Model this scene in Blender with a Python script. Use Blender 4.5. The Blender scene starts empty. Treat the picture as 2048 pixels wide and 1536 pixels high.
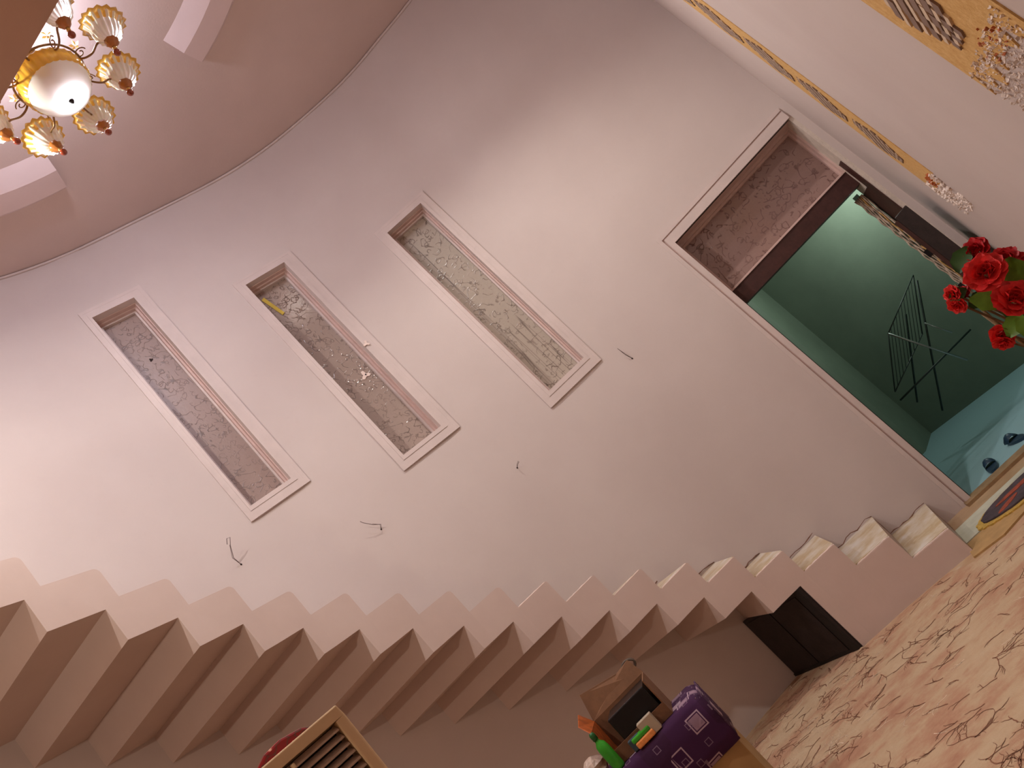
import bpy, bmesh, math, random
import numpy as np
from mathutils import Vector, Matrix, noise
random.seed(7)
PI = math.pi
sc = bpy.context.scene
COL = sc.collection

# ------------------------------------------------------------------ camera
F_PX, PITCH, ROLL, EYE = 1576.4, 0.25086, -0.79028, 1.3425
fw = Vector((0, math.cos(PITCH), math.sin(PITCH)))
_r0 = Vector((1, 0, 0)); _u0 = _r0.cross(fw)
RT = _r0*math.cos(ROLL) + _u0*math.sin(ROLL)
UP = -_r0*math.sin(ROLL) + _u0*math.cos(ROLL)
cam_d = bpy.data.cameras.new('camera'); cam = bpy.data.objects.new('camera', cam_d)
COL.objects.link(cam); sc.camera = cam
cam_d.sensor_width = 36; cam_d.lens = F_PX/2048*36; cam_d.clip_start = .02
m = Matrix((RT, UP, -fw)).transposed().to_4x4(); m.translation = Vector((0, 0, EYE))
cam.matrix_world = m

# ------------------------------------------------------------------ world and light
w = bpy.data.worlds.new('world'); sc.world = w; w.use_nodes = True
w.node_tree.nodes['Background'].inputs[0].default_value = (.03, .027, .027, 1)
w.node_tree.nodes['Background'].inputs[1].default_value = 1.0
def lamp(name, loc, col, power, size, kind='POINT'):
    d = bpy.data.lights.new(name, kind); d.color = col; d.energy = power
    if kind in ('POINT', 'SPOT'): d.shadow_soft_size = size
    else: d.size = size
    o = bpy.data.objects.new(name, d); o.location = loc; COL.objects.link(o); return o
COOL_W, WARM_W, LOW_W, ROOM_W, SPOT_W = 36, 222, 70, 26, 185
COOL_POS = (-.60, 3.34, 5.60); WARM_POS = (-1.51, 2.46, 4.63); LOW_POS = (-2.25, 1.1, 2.65)
lamp('ceiling_light_glow', COOL_POS, (.84, .84, 1.0), COOL_W, .14)
lamp('bulb_glow', (WARM_POS[0], WARM_POS[1], WARM_POS[2]), (1.0, .95, .89), WARM_W, .04)
rs = lamp('ring_spot_glow', (.82, 4.10, 5.70), (1.0, .94, .87), SPOT_W, .05, 'SPOT')
rs.data.spot_size = math.radians(116); rs.data.spot_blend = .75
lamp('soffit_fill_glow', LOW_POS, (1.0, .84, .68), LOW_W, .04)  # unseen low fill lamp, added to brighten the left soffits and risers
lamp('back_room_glow', (3.3, 7.3, 2.35), (.9, 1.0, .92), ROOM_W, .1)
sc.view_settings.view_transform = 'Standard'
sc.view_settings.look = 'None'
sc.view_settings.gamma = 1
sc.view_settings.use_curve_mapping = False
sc.view_settings.exposure = 0.45

# ------------------------------------------------------------------ helpers
def lin(c):
    return tuple(((x/255)/12.92 if x/255 <= .04045 else ((x/255+.055)/1.055)**2.4) for x in c) + (1,)
class NT:
    def __init__(s, name, rough=.6, spec=.4, metal=0):
        s.m = bpy.data.materials.new(name); s.m.use_nodes = True
        s.t = s.m.node_tree; s.b = s.t.nodes['Principled BSDF']
        s.b.inputs['Roughness'].default_value = rough
        s.b.inputs['Specular IOR Level'].default_value = spec
        s.b.inputs['Metallic'].default_value = metal
        s.tc = s.t.nodes.new('ShaderNodeTexCoord')
    def n(s, typ, **kw):
        nd = s.t.nodes.new(typ)
        for k, v in kw.items():
            if hasattr(nd, k) and k not in ('Scale',): setattr(nd, k, v)
            else: nd.inputs[k.replace('_', ' ')].default_value = v
        return nd
    def l(s, a, b): s.t.links.new(a, b)
    def noise(s, scale, detail=4, rough=.6, stretch=None, off=0):
        nz = s.t.nodes.new('ShaderNodeTexNoise'); nz.inputs['Scale'].default_value = scale
        nz.inputs['Detail'].default_value = detail; nz.inputs['Roughness'].default_value = rough
        mp = s.t.nodes.new('ShaderNodeMapping'); s.l(s.tc.outputs['Object'], mp.inputs[0])
        if stretch: mp.inputs['Scale'].default_value = stretch
        mp.inputs['Location'].default_value = (off, off*.7, off*1.3)
        s.l(mp.outputs[0], nz.inputs['Vector']); return nz.outputs['Fac']
    def ramp(s, fac, stops, interp='LINEAR'):
        r = s.t.nodes.new('ShaderNodeValToRGB'); r.color_ramp.interpolation = interp
        e = r.color_ramp.elements
        while len(e) < len(stops): e.new(.5)
        for i, (p, c) in enumerate(stops): e[i].position = p; e[i].color = c
        s.l(fac, r.inputs[0]); return r.outputs[0]
    def mix(s, fac, a, b):
        mx = s.t.nodes.new('ShaderNodeMix'); mx.data_type = 'RGBA'
        for sock, v in ((mx.inputs[0], fac), (mx.inputs[6], a), (mx.inputs[7], b)):
            if hasattr(v, 'links'): s.l(v, sock)
            else: sock.default_value = v
        return mx.outputs[2]
    def math(s, op, a, b=0, clamp=False):
        mt = s.t.nodes.new('ShaderNodeMath'); mt.operation = op; mt.use_clamp = clamp
        for sock, v in ((mt.inputs[0], a), (mt.inputs[1], b)):
            if hasattr(v, 'links'): s.l(v, sock)
            else: sock.default_value = v
        return mt.outputs[0]
    def color(s, c):
        if hasattr(c, 'links'): s.l(c, s.b.inputs['Base Color'])
        else: s.b.inputs['Base Color'].default_value = c
        return s
    def bump(s, h, strength=.3, dist=.01):
        b = s.t.nodes.new('ShaderNodeBump'); b.inputs['Strength'].default_value = strength
        b.inputs['Distance'].default_value = dist; s.l(h, b.inputs['Height']); s.l(b.outputs[0], s.b.inputs['Normal'])
        return s
def simple(name, c, rough=.6, var=.12, scale=8, bump=0, metal=0, spec=.4, bscale=60):
    M = NT(name, rough, spec, metal); c0 = lin(c)
    lo = tuple(x*(1-var) for x in c0[:3])+(1,); hi = tuple(min(1, x*(1+var)) for x in c0[:3])+(1,)
    M.color(M.ramp(M.noise(scale), [(.3, lo), (.7, hi)]))
    if bump: M.bump(M.noise(bscale), bump)
    return M.m
def emit(name, c, st):
    M = NT(name); M.color(c+(1,)); M.b.inputs['Emission Color'].default_value = c+(1,)
    M.b.inputs['Emission Strength'].default_value = st; return M.m

class MB:
    def __init__(s): s.v = []; s.f = []; s.sm = []
    def add(s, vs, fs, smooth=False):
        o = len(s.v); s.v += [tuple(x) for x in vs]
        for f in fs: s.f.append(tuple(i+o for i in f)); s.sm.append(smooth)
        return s
    def box(s, c, size, R=None):
        hx, hy, hz = size[0]/2, size[1]/2, size[2]/2
        R = R or Matrix.Identity(3); c = Vector(c)
        vs = [c + R @ Vector((x*hx, y*hy, z*hz)) for x in (-1, 1) for y in (-1, 1) for z in (-1, 1)]
        return s.add(vs, [(0, 1, 3, 2), (4, 6, 7, 5), (0, 4, 5, 1), (2, 3, 7, 6), (0, 2, 6, 4), (1, 5, 7, 3)])
    def prism(s, poly, z0, z1):            # xy polygon extruded in z
        n = len(poly)
        vs = [(x, y, z0) for x, y in poly] + [(x, y, z1) for x, y in poly]
        return s.add(vs, [tuple(range(n))[::-1], tuple(range(n, 2*n))] + [(i, (i+1) % n, n+(i+1) % n, n+i) for i in range(n)])
    def loft(s, A, B):                     # two matching closed loops -> solid
        n = len(A)
        return s.add(list(A)+list(B), [tuple(range(n)), tuple(range(n, 2*n))[::-1]] + [(i, n+i, n+(i+1) % n, (i+1) % n) for i in range(n)])
    def tube(s, pts, r, n=8, smooth=True):
        pts = [Vector(p) for p in pts]; rs = r if hasattr(r, '__len__') else [r]*len(pts)
        vs = []; prev = None
        for i, p in enumerate(pts):
            d = (pts[min(i+1, len(pts)-1)]-pts[max(i-1, 0)]).normalized()
            if prev is None:
                a = d.orthogonal().normalized()
            else:
                a = (prev - d*prev.dot(d)).normalized()
            prev = a; b = d.cross(a)
            for k in range(n):
                t = 2*PI*k/n; vs.append(p + (a*math.cos(t)+b*math.sin(t))*rs[i])
        fs = [(i*n+k, i*n+(k+1) % n, (i+1)*n+(k+1) % n, (i+1)*n+k) for i in range(len(pts)-1) for k in range(n)]
        fs += [tuple(range(n))[::-1], tuple((len(pts)-1)*n+k for k in range(n))]
        return s.add(vs, fs, smooth)
    def lathe(s, prof, n=24, M=None, smooth=True, wob=None):   # prof [(r,z)]
        vs = []
        for j, (r, z) in enumerate(prof):
            for k in range(n):
                t = 2*PI*k/n; rr = r*(wob(j, t) if wob else 1)
                v = Vector((rr*math.cos(t), rr*math.sin(t), z)); vs.append(M @ v if M else v)
        fs = [(i*n+k, i*n+(k+1) % n, (i+1)*n+(k+1) % n, (i+1)*n+k) for i in range(len(prof)-1) for k in range(n)]
        return s.add(vs, fs, smooth)
def tag(o, label=None, cat=None, group=None, kind=None):
    for k, v in (('label', label), ('category', cat), ('group', group), ('kind', kind)):
        if v: o[k] = v
    return o
def origin(o):
    v = Vector((0, 0, 0))
    while o: v += o.location; o = o.parent
    return v
def build(name, mb, mat, parent=None, raw=False, base=None, bevel=0):
    me = bpy.data.meshes.new(name)
    off = Vector((0, 0, 0)) if raw else (origin(parent) if parent else Vector(base or (0, 0, 0)))
    me.from_pydata([tuple(Vector(v)-off) for v in mb.v], [], mb.f); me.update()
    for p, sm in zip(me.polygons, mb.sm): p.use_smooth = sm
    bm = bmesh.new(); bm.from_mesh(me)
    bmesh.ops.remove_doubles(bm, verts=bm.verts, dist=1e-5)
    bmesh.ops.recalc_face_normals(bm, faces=bm.faces); bm.to_mesh(me); bm.free()
    me.materials.append(mat)
    o = bpy.data.objects.new(name, me); COL.objects.link(o)
    if parent: o.parent = parent
    elif not raw: o.location = off
    if bevel:
        b = o.modifiers.new('bevel', 'BEVEL'); b.width = bevel; b.segments = 2; b.limit_method = 'ANGLE'
    return o
def empty(name, loc, rz=0):
    o = bpy.data.objects.new(name, None); o.location = loc; o.rotation_euler = (0, 0, rz)
    o.empty_display_size = .1; COL.objects.link(o); return o
def struct(name, mb, mat, **k): return tag(build(name, mb, mat, **k), kind='structure')
def polar(az, el, d):                     # direction seen from the room's middle -> point
    a, e = math.radians(az), math.radians(el)
    return Vector((d*math.sin(a), d*math.cos(a), EYE + d*math.tan(e)))
def azd(az): a = math.radians(az); return Vector((math.sin(a), math.cos(a), 0))

# ------------------------------------------------------------------ materials
M = NT('pink_wall_paint', .62, .3)
c = M.ramp(M.noise(1.3, 5), [(.3, lin((196, 181, 176))), (.7, lin((203, 189, 184)))])
c = M.mix(M.ramp(M.noise(9, 6, .7, off=3), [(.62, (0, 0, 0, 1)), (.8, (.35, .35, .35, 1))]), c, lin((192, 174, 169)))
M.color(c).bump(M.noise(90, 5), .12, .004); PINK = M.m
PINK_TRIM = simple('pink_trim_paint', (204, 188, 183), .5, .05, 5, .08)
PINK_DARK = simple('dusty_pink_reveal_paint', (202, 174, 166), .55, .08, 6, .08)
PLASTER = simple('off_white_plaster', (206, 192, 180), .7, .1, 20, .5)
CEIL = simple('mauve_ceiling_paint', (206, 186, 180), .65, .05, 1.2, .08)
MOULD = simple('ceiling_moulding_paint', (214, 194, 192), .6, .04, 3)
M = NT('stair_plaster', .6, .3)
M.color(M.ramp(M.noise(3, 5), [(.3, lin((200, 178, 169))), (.7, lin((207, 186, 177)))])).bump(M.noise(70), .1, .004); STAIR = M.m
M = NT('marble_tread', .35, .5)
c = M.ramp(M.noise(5, 6, .65, (1, 1, 1)), [(.35, lin((222, 214, 204))), (.5, lin((206, 190, 164))), (.62, lin((190, 164, 120))), (.75, lin((222, 210, 194)))])
M.color(c).bump(M.noise(40), .1, .003); MARBLE = M.m
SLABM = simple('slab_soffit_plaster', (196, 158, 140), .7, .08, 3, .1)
def glassm(name, base, ring, sc_=26, vlines=False, rough=.17):
    M = NT(name, rough, .7); base = lin(base); ring = lin(ring)
    nz = M.t.nodes.new('ShaderNodeTexNoise'); nz.inputs['Scale'].default_value = 14
    M.l(M.tc.outputs['Object'], nz.inputs['Vector'])
    vm = M.t.nodes.new('ShaderNodeVectorMath'); vm.operation = 'MULTIPLY_ADD'
    M.l(nz.outputs['Color'], vm.inputs[0]); vm.inputs[1].default_value = (.07, .07, .07); M.l(M.tc.outputs['Object'], vm.inputs[2])
    vo = M.t.nodes.new('ShaderNodeTexVoronoi'); vo.inputs['Scale'].default_value = sc_*.58; M.l(vm.outputs[0], vo.inputs['Vector'])
    a = M.math('ABSOLUTE', M.math('SUBTRACT', vo.outputs['Distance'], .34))
    ringa = M.math('SUBTRACT', 1, M.math('MULTIPLY', a, 13), True)
    wz = M.math('ABSOLUTE', M.math('SUBTRACT', M.noise(sc_*.62, 0, .5, off=1), .5))
    ringb = M.math('SUBTRACT', 1, M.math('MULTIPLY', wz, 32), True)
    ringf = M.math('MAXIMUM', M.math('MULTIPLY', ringa, .8), ringb)
    brk = M.ramp(M.noise(20, 2, .5, off=2), [(.44, (0, 0, 0, 1)), (.5, (1, 1, 1, 1))])
    big = M.ramp(M.noise(2.2, 2, .5, off=5), [(.35, (.6, .6, .6, 1)), (.55, (1, 1, 1, 1))])
    f = M.math('MULTIPLY', M.math('MULTIPLY', ringf, brk), big)
    c = M.mix(M.noise(70, 3), tuple(x*.82 for x in base[:3])+(1,), tuple(x*1.15 for x in base[:3])+(1,))
    c = M.mix(M.noise(3, 2, off=8), c, tuple(x*.8 for x in base[:3])+(1,))
    c = M.mix(f, c, ring)
    if vlines:
        v2 = M.noise(26, 1, .3, (1, 1, .02), 4)
        c = M.mix(M.ramp(v2, [(.60, (0, 0, 0, 1)), (.62, (.8, .8, .8, 1)), (.645, (0, 0, 0, 1))]), c, lin((84, 68, 60)))
    M.color(c)
    h = M.math('ADD', M.math('MULTIPLY', f, 1.0), M.math('MULTIPLY', M.noise(60, 3, off=7), .5))
    M.bump(h, .32, .004); return M.m
PANE1 = glassm('scroll_glass_brown', (157, 132, 122), (98, 78, 71), 30, False, .42)
PANE2 = glassm('scroll_glass_grey', (164, 144, 133), (96, 80, 73), 30)
PANE3 = glassm('scroll_glass_filmed', (178, 164, 150), (92, 74, 64), 26, True, .3)
PANET = glassm('scroll_glass_transom', (160, 130, 122), (92, 62, 58), 24)
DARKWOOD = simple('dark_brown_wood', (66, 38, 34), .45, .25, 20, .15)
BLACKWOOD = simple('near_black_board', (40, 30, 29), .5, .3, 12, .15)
BOARDEDGE = simple('worn_black_edge', (26, 20, 18), .6, .2, 20, .2)
SILVER = simple('carved_silver_paint', (186, 168, 150), .4, .45, 30, .3)
MUSTARD_T = NT('mustard_wallpaper', .8, .2)
c = MUSTARD_T.ramp(MUSTARD_T.noise(55, 6, .8), [(.3, lin((190, 144, 84))), (.5, lin((206, 164, 104))), (.72, lin((222, 186, 130)))])
MUSTARD_T.color(c).bump(MUSTARD_T.noise(160, 4), .5, .004); MUSTARD = MUSTARD_T.m
LATT_D = simple('lattice_brown', (128, 104, 92), .6, .12, 20)
LATT_L = simple('lattice_pale_edge', (206, 184, 160), .6, .1, 20)
RUSTY = simple('rust_orange_petals', (176, 96, 52), .7, .35, 30)
STUCCO = simple('white_stucco_crumble', (222, 206, 196), .8, .15, 40, .6)
AMBER = simple('amber_glass', (226, 168, 70), .15, .2, 20, spec=.8)
M = NT('amber_rim_glass', .15, .8); M.color(lin((250, 194, 66))); M.b.inputs['Transmission Weight'].default_value = .35; AMBERG = M.m
M = NT('frosted_white_glass', .25, .6); M.color(lin((246, 244, 232))); M.b.inputs['Transmission Weight'].default_value = .25
M.b.inputs['Subsurface Weight'].default_value = .2; FROST = M.m
BRASS = simple('aged_brass', (150, 118, 84), .3, .2, 40, metal=.9)
GOLD = simple('gold_fitting', (214, 172, 100), .25, .15, 40, metal=.7)
REDBALL = simple('red_brown_glass_ball', (150, 58, 28), .12, .25, 30, spec=.9)
HOLDER = simple('amber_brown_cup', (172, 104, 38), .3, .2, 40, spec=.7)
WIRE = simple('grey_wire', (92, 70, 66), .5, .1)
TAPE = simple('yellow_tape', (214, 186, 74), .5, .08)
WHITEBIT = simple('white_putty', (226, 206, 196), .7, .08)
HOLE = simple('dark_hole', (40, 26, 24), .8, .1)
CREAM = simple('cream_plastic', (206, 176, 138), .45, .05, 6, .05)
SLAT = simple('dusty_grey_slat', (176, 152, 134), .45, .2, 30, .1)
INSIDE = simple('cooler_dark_inside', (22, 14, 12), .8, .2)
M = NT('red_print_plastic', .3, .5)
vo = M.t.nodes.new('ShaderNodeTexVoronoi'); vo.inputs['Scale'].default_value = 28; M.l(M.tc.outputs['Object'], vo.inputs['Vector'])
M.color(M.ramp(vo.outputs['Distance'], [(.0, lin((206, 170, 150))), (.16, lin((200, 150, 130))), (.2, lin((134, 22, 26))), (.5, lin((120, 16, 24))), (.56, lin((70, 60, 50))), (.62, lin((128, 20, 26)))])); REDP = M.m
M = NT('clear_plastic', .1, .5); M.color(lin((210, 190, 180))); M.b.inputs['Alpha'].default_value = .22; CLEAR = M.m
# purple squares print
M = NT('purple_square_print', .85, .2)
def cheb(scale, off, M=M):
    mp = M.t.nodes.new('ShaderNodeMapping'); M.l(M.tc.outputs['Object'], mp.inputs[0]); mp.inputs['Location'].default_value = off
    v = M.t.nodes.new('ShaderNodeTexVoronoi'); v.distance = 'CHEBYCHEV'; v.inputs['Scale'].default_value = scale
    v.inputs['Randomness'].default_value = .75; M.l(mp.outputs[0], v.inputs['Vector']); return v
v1 = cheb(8.5, (0, 0, .3)); v2 = cheb(17, (3, 1, 2))
base = M.mix(M.noise(60, 3), lin((50, 24, 50)), lin((64, 32, 62)))
sq = M.ramp(v1.outputs['Distance'], [(0, lin((150, 122, 138))), (.20, lin((140, 112, 128))), (.22, lin((60, 26, 62))), (.26, lin((170, 146, 158))), (.29, lin((170, 146, 158))), (.31, lin((62, 30, 64)))], 'CONSTANT')
pick = M.ramp(v1.outputs['Color'], [(.0, (0, 0, 0, 1)), (.22, (1, 1, 1, 1))], 'CONSTANT')
c = M.mix(pick, base, sq)
sm = M.ramp(v2.outputs['Distance'], [(0, (0, 0, 0, 1)), (.18, (1, 1, 1, 1)), (.24, (0, 0, 0, 1)), (.5, (0, 0, 0, 1))], 'CONSTANT')
pk2 = M.ramp(v2.outputs['Color'], [(0, (0, 0, 0, 1)), (.38, (.75, .75, .75, 1))], 'CONSTANT')
c = M.mix(M.math('MULTIPLY', sm, pk2), c, lin((128, 104, 122)))
M.color(c); PURPLE = M.m
TAN = simple('tan_board', (164, 130, 84), .6, .1, 5, .1)
CARD = simple('brown_cardboard', (120, 84, 58), .8, .15, 20, .1)
CARDP = simple('orange_printed_card', (170, 84, 30), .6, .4, 26)
BLACKP = simple('black_plastic', (20, 18, 22), .3, .2)
GREENB = simple('green_bottle_plastic', (58, 160, 44), .3, .15)
GREENB2 = simple('dark_green_cap', (28, 96, 42), .4, .15)
WHITEC = simple('white_card', (176, 160, 140), .7, .08)
ORANGEP = simple('orange_packet', (232, 150, 84), .5, .15, 60)
BLUEP = simple('dull_blue_packet', (58, 78, 88), .5, .2, 40)
# floor materials
M = NT('floor_marble', .4, .4)
M.color(M.ramp(M.noise(3.5, 6, .6), [(.35, lin((172, 138, 104))), (.55, lin((188, 158, 124))), (.7, lin((196, 182, 160)))])); FLOORM = M.m
M = NT('branch_print_carpet', .9, .15)
c = M.ramp(M.noise(2.4, 6, .7, (1, 1.6, 1)), [(.32, lin((204, 182, 152))), (.47, lin((196, 168, 138))), (.57, lin((184, 142, 116))), (.70, lin((166, 112, 92))), (.82, lin((194, 160, 132)))])
c = M.mix(M.math('MULTIPLY', M.noise(45, 4), .5), c, lin((182, 152, 122)))
M.color(c).bump(M.noise(220, 3), .6, .004); CARPET = M.m
BRANCH = simple('brown_branch_print', (136, 92, 70), .9, .25, 5)
BRANCHP = simple('pale_twig_print', (220, 196, 170), .9, .1, 5)
GREENW = simple('dark_green_wall_paint', (116, 130, 114), .7, .1, 2, .1)
M = NT('blue_tile_floor', .45, .4)
M.color(M.mix(M.ramp(M.noise(4, 5, .7, (1, 6, 1)), [(.62, (0, 0, 0, 1)), (.72, (1, 1, 1, 1))]), lin((150, 184, 192)), lin((108, 140, 150)))); BLUEF = M.m
TEAL = simple('teal_door_paint', (120, 168, 160), .5, .15, 10, .1)
STEEL = simple('rack_steel_tube', (150, 160, 156), .3, .1, metal=.6)
STEELD = simple('dark_green_rack_wire', (42, 56, 50), .5, .1)
SLIPM = simple('navy_rubber', (34, 56, 76), .4, .2)
RUGD = simple('dark_rug_pile', (72, 60, 66), .95, .35, 14, .6)
RUGR = simple('red_rug_patch', (150, 70, 50), .95, .35, 20, .6)
RUGY = simple('mustard_rug_fringe', (190, 154, 74), .95, .25, 60, .8)
ROSE = simple('red_rose_petal', (224, 50, 50), .55, .22, 60, spec=.3)
ROSED = simple('deep_red_rose_petal', (186, 24, 34), .55, .22, 60, spec=.3)
LEAFG = simple('green_cloth_leaf', (96, 138, 40), .5, .25, 30)
LEAFD = simple('dark_green_cloth_leaf', (48, 84, 34), .5, .25, 30)
STEMM = simple('woody_twig', (112, 88, 56), .7, .3, 60)
VASEM = simple('teal_glazed_vase', (84, 128, 116), .3, .2, 10)

# ------------------------------------------------------------------ plan of the curved wall and the stair
WC = [(1.50, 5.835), (1.34, 5.85), (.92, 5.92), (.445, 5.89), (0, 5.83), (-.4, 5.71), (-.75, 5.55), (-1.22, 5.3), (-1.7, 5.05),
      (-2.07, 4.76), (-2.4, 4.42), (-2.7, 4.0), (-2.95, 3.4), (-3.2, 2.6), (-3.5, 1.6)]
H = 5.85; THICK = .34
def catmull(P, n=14):
    P = [Vector(p) for p in P]; Q = [P[0]*2-P[1]]+P+[P[-1]*2-P[-2]]; out = []
    for i in range(1, len(Q)-2):
        for k in range(n):
            t = k/n; a, b, c_, d = Q[i-1:i+3]
            out.append(.5*((2*b)+(c_-a)*t+(2*a-5*b+4*c_-d)*t*t+(3*b-a-3*c_+d)*t**3))
    out.append(P[-1]); return out
def smooth_pts(pts, it):
    for _ in range(it):
        pts = [pts[0]]+[(pts[i-1]+pts[i]*2+pts[i+1])/4 for i in range(1, len(pts)-1)]+[pts[-1]]
    return pts
DENSE = [Vector((2.88, 5.58)), Vector((2.2, 5.706))] + smooth_pts(catmull(WC), 60)
DAZ = [math.degrees(math.atan2(p.x, p.y)) for p in DENSE]
def wpt(az):
    x = np.interp(-az, [-a for a in DAZ], [p.x for p in DENSE]); y = np.interp(-az, [-a for a in DAZ], [p.y for p in DENSE])
    return Vector((float(x), float(y)))
P = [(1.172, 4.965), (0.927, 5.06), (0.682, 5.133), (0.442, 5.177), (0.208, 5.192), (-0.022, 5.174), (-0.254, 5.125), (-0.486, 5.046), (-0.712, 4.941), (-0.924, 4.811), (-1.122, 4.654), (-1.303, 4.474), (-1.466, 4.272), (-1.611, 4.051), (-1.734, 3.815), (-1.84, 3.568), (-1.937, 3.313), (-2.029, 3.054), (-2.118, 2.794), (-2.204, 2.532), (-2.288, 2.269), (-2.368, 2.006)]
O = [(1.4, 5.842), (1.1, 5.89), (0.74, 5.909), (0.38, 5.881), (0.111, 5.845), (-0.264, 5.751), (-0.681, 5.582), (-1.051, 5.39), (-1.375, 5.219), (-1.658, 5.072), (-1.902, 4.892), (-2.105, 4.724), (-2.282, 4.541), (-2.439, 4.365), (-2.615, 4.119), (-2.75, 3.881), (-2.855, 3.629), (-2.958, 3.374), (-3.04, 3.111), (-3.122, 2.848), (-3.204, 2.585), (-3.284, 2.321)]
RISE, TH, AO = .175, .2136, .3376
def li(L, s):
    i = max(0, min(len(L)-2, int(math.floor(s)))); u = s-i
    return Vector(L[i])*(1-u)+Vector(L[i+1])*u
def ipt(s): return li(P, s)
def opt(s):
    a, b = ipt(s), li(O, s); return b+(b-a).normalized()*.06

# ------------------------------------------------------------------ room shell
WIN = [dict(o=(-20.8, -15.8, 3.205, 5.29), i=(-20.15, -16.75, 3.30, 5.205)),
       dict(o=(-10.3, -5.05, 2.845, 4.89), i=(-9.55, -6.05, 2.94, 4.82)),
       dict(o=(.75, 5.9, 2.49, 4.555), i=(1.55, 5.1, 2.595, 4.48))]
DOOR = dict(o=(14.85, 26.62, 0, 2.82), i=(15.65, 26.55, 0, 2.70))
azs = set(round(a, 3) for a in np.linspace(-60, 14, 100)); azs |= {27.3, 26.9}
openings = []
for wdw in WIN:
    a0, a1, z0, z1 = wdw['i']; azs = {a for a in azs if not (a0-.3 < a < a1+.3)} | {a0, a1}
    openings.append((a0, a1, z0, z1))
openings.append(DOOR['i']); azs |= {DOOR['i'][0], DOOR['i'][1]}
zs = sorted({0, H, 2.70} | {z for o_ in openings for z in o_[2:]} | {1.0, 1.8})
azl = sorted(azs); mb = MB()
pts = [wpt(a) for a in azl]
ni = len(zs)
vs = [(p.x, p.y, z) for p in pts for z in zs]; fs = []
for i in range(len(azl)-1):
    for j in range(ni-1):
        ca = (azl[i]+azl[i+1])/2; cz = (zs[j]+zs[j+1])/2
        if any(a0 < ca < a1 and z0 < cz < z1 for a0, a1, z0, z1 in openings): continue
        fs.append((i*ni+j, (i+1)*ni+j, (i+1)*ni+j+1, i*ni+j+1))
mb.add(vs, fs, True)
struct('wall_front', mb, PINK)
# right wall, runs obliquely past the viewer
RC = Vector((2.88, 5.58)); RD = Vector((-math.sin(math.radians(23.8)), -math.cos(math.radians(23.8)))); RN = Vector((RD.y, -RD.x))  # RN into the room
if RN.x > 0: RN = -RN
REND = RC+RD*8.2
def rw(az):
    d = azd(az); A = np.array([[d.x, -RD.x], [d.y, -RD.y]]); t, u = np.linalg.solve(A, [RC.x, RC.y]); return float(u), float(t)
def wall_slab(name, a, b, z0, z1, mat, t=.15, side=None):
    a, b = Vector(a), Vector(b); d = (b-a).normalized(); n = Vector((d.y, -d.x))
    if side is not None and n.dot(side) < 0: n = -n
    return struct(name, MB().prism([a, b, b+n*t, a+n*t], z0, z1), mat)
wall_slab('wall_right', RC, REND, 0, H, PINK, side=-RN)
LEND = Vector((-3.5, 1.6))
mb = MB(); a = wpt(-60); mb.prism([(a.x, a.y), LEND, (-3.7, 1.6), (a.x-.2, a.y)], 0, H)
struct('wall_left', MB().prism([(a.x, a.y), (-3.75, 0), (-3.75, -2.2), (-3.9, -2.2), (-3.9, 0), (a.x-.15, a.y)], 0, H), PINK)
wall_slab('wall_back', (-3.75, -2.0), REND, 0, H, PINK, side=Vector((0, -1)))
struct('ceiling', MB().prism([(-4.4, -2.5), (3.4, -2.5), (3.4, 6.2), (-4.4, 6.2)], H, H+.12), CEIL)
# floor: marble base with the carpet on it
struct('floor', MB().prism([(-4.2, -2.4), (3.2, -2.4), (3.2, 6.15), (-4.2, 6.15)], -.1, 0), FLOORM)
# upper landing slab over the viewer
slab = MB().prism([(-3.95, 2.56), (-3.0, 2.31), (-.42, 1.65), (-.12, 1.57), (1.05, 1.26), (1.2, 1.0), (-.3, -2.2), (-3.9, -2.2)], 3.30, 3.48)
struct('trim_1', slab, SLABM)

# ring of hanging plaster segments on the ceiling
CX, CY = -.46, 2.69
def ring_seg(a0, a1):
    prof = [(1.69, H), (1.83, H-.06), (2.0, H-.06), (2.07, H)]; n = 18; mb = MB(); vs = []
    for k in range(n+1):
        t = math.radians(a0+(a1-a0)*k/n)
        for r, z in prof: vs.append((CX+r*math.cos(t), CY+r*math.sin(t), z))
    fs = [(k*4+j, k*4+j+1, k*4+j+5, k*4+j+4) for k in range(n) for j in range(3)]
    fs += [(0, 1, 2, 3), (n*4, n*4+1, n*4+2, n*4+3)]
    return mb.add(vs, fs)
for q in range(4):
    struct('trim_%d' % (q+2), ring_seg(22+q*90, 74.5+q*90), MOULD)
# thin cornice line where wall meets ceiling
cl = [wpt(a) for a in np.linspace(26.5, -60, 90)]
struct('trim_6', MB().tube([(p.x*.999, p.y*.999, H-.012) for p in cl], .011, 6), PINK_TRIM)

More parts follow.
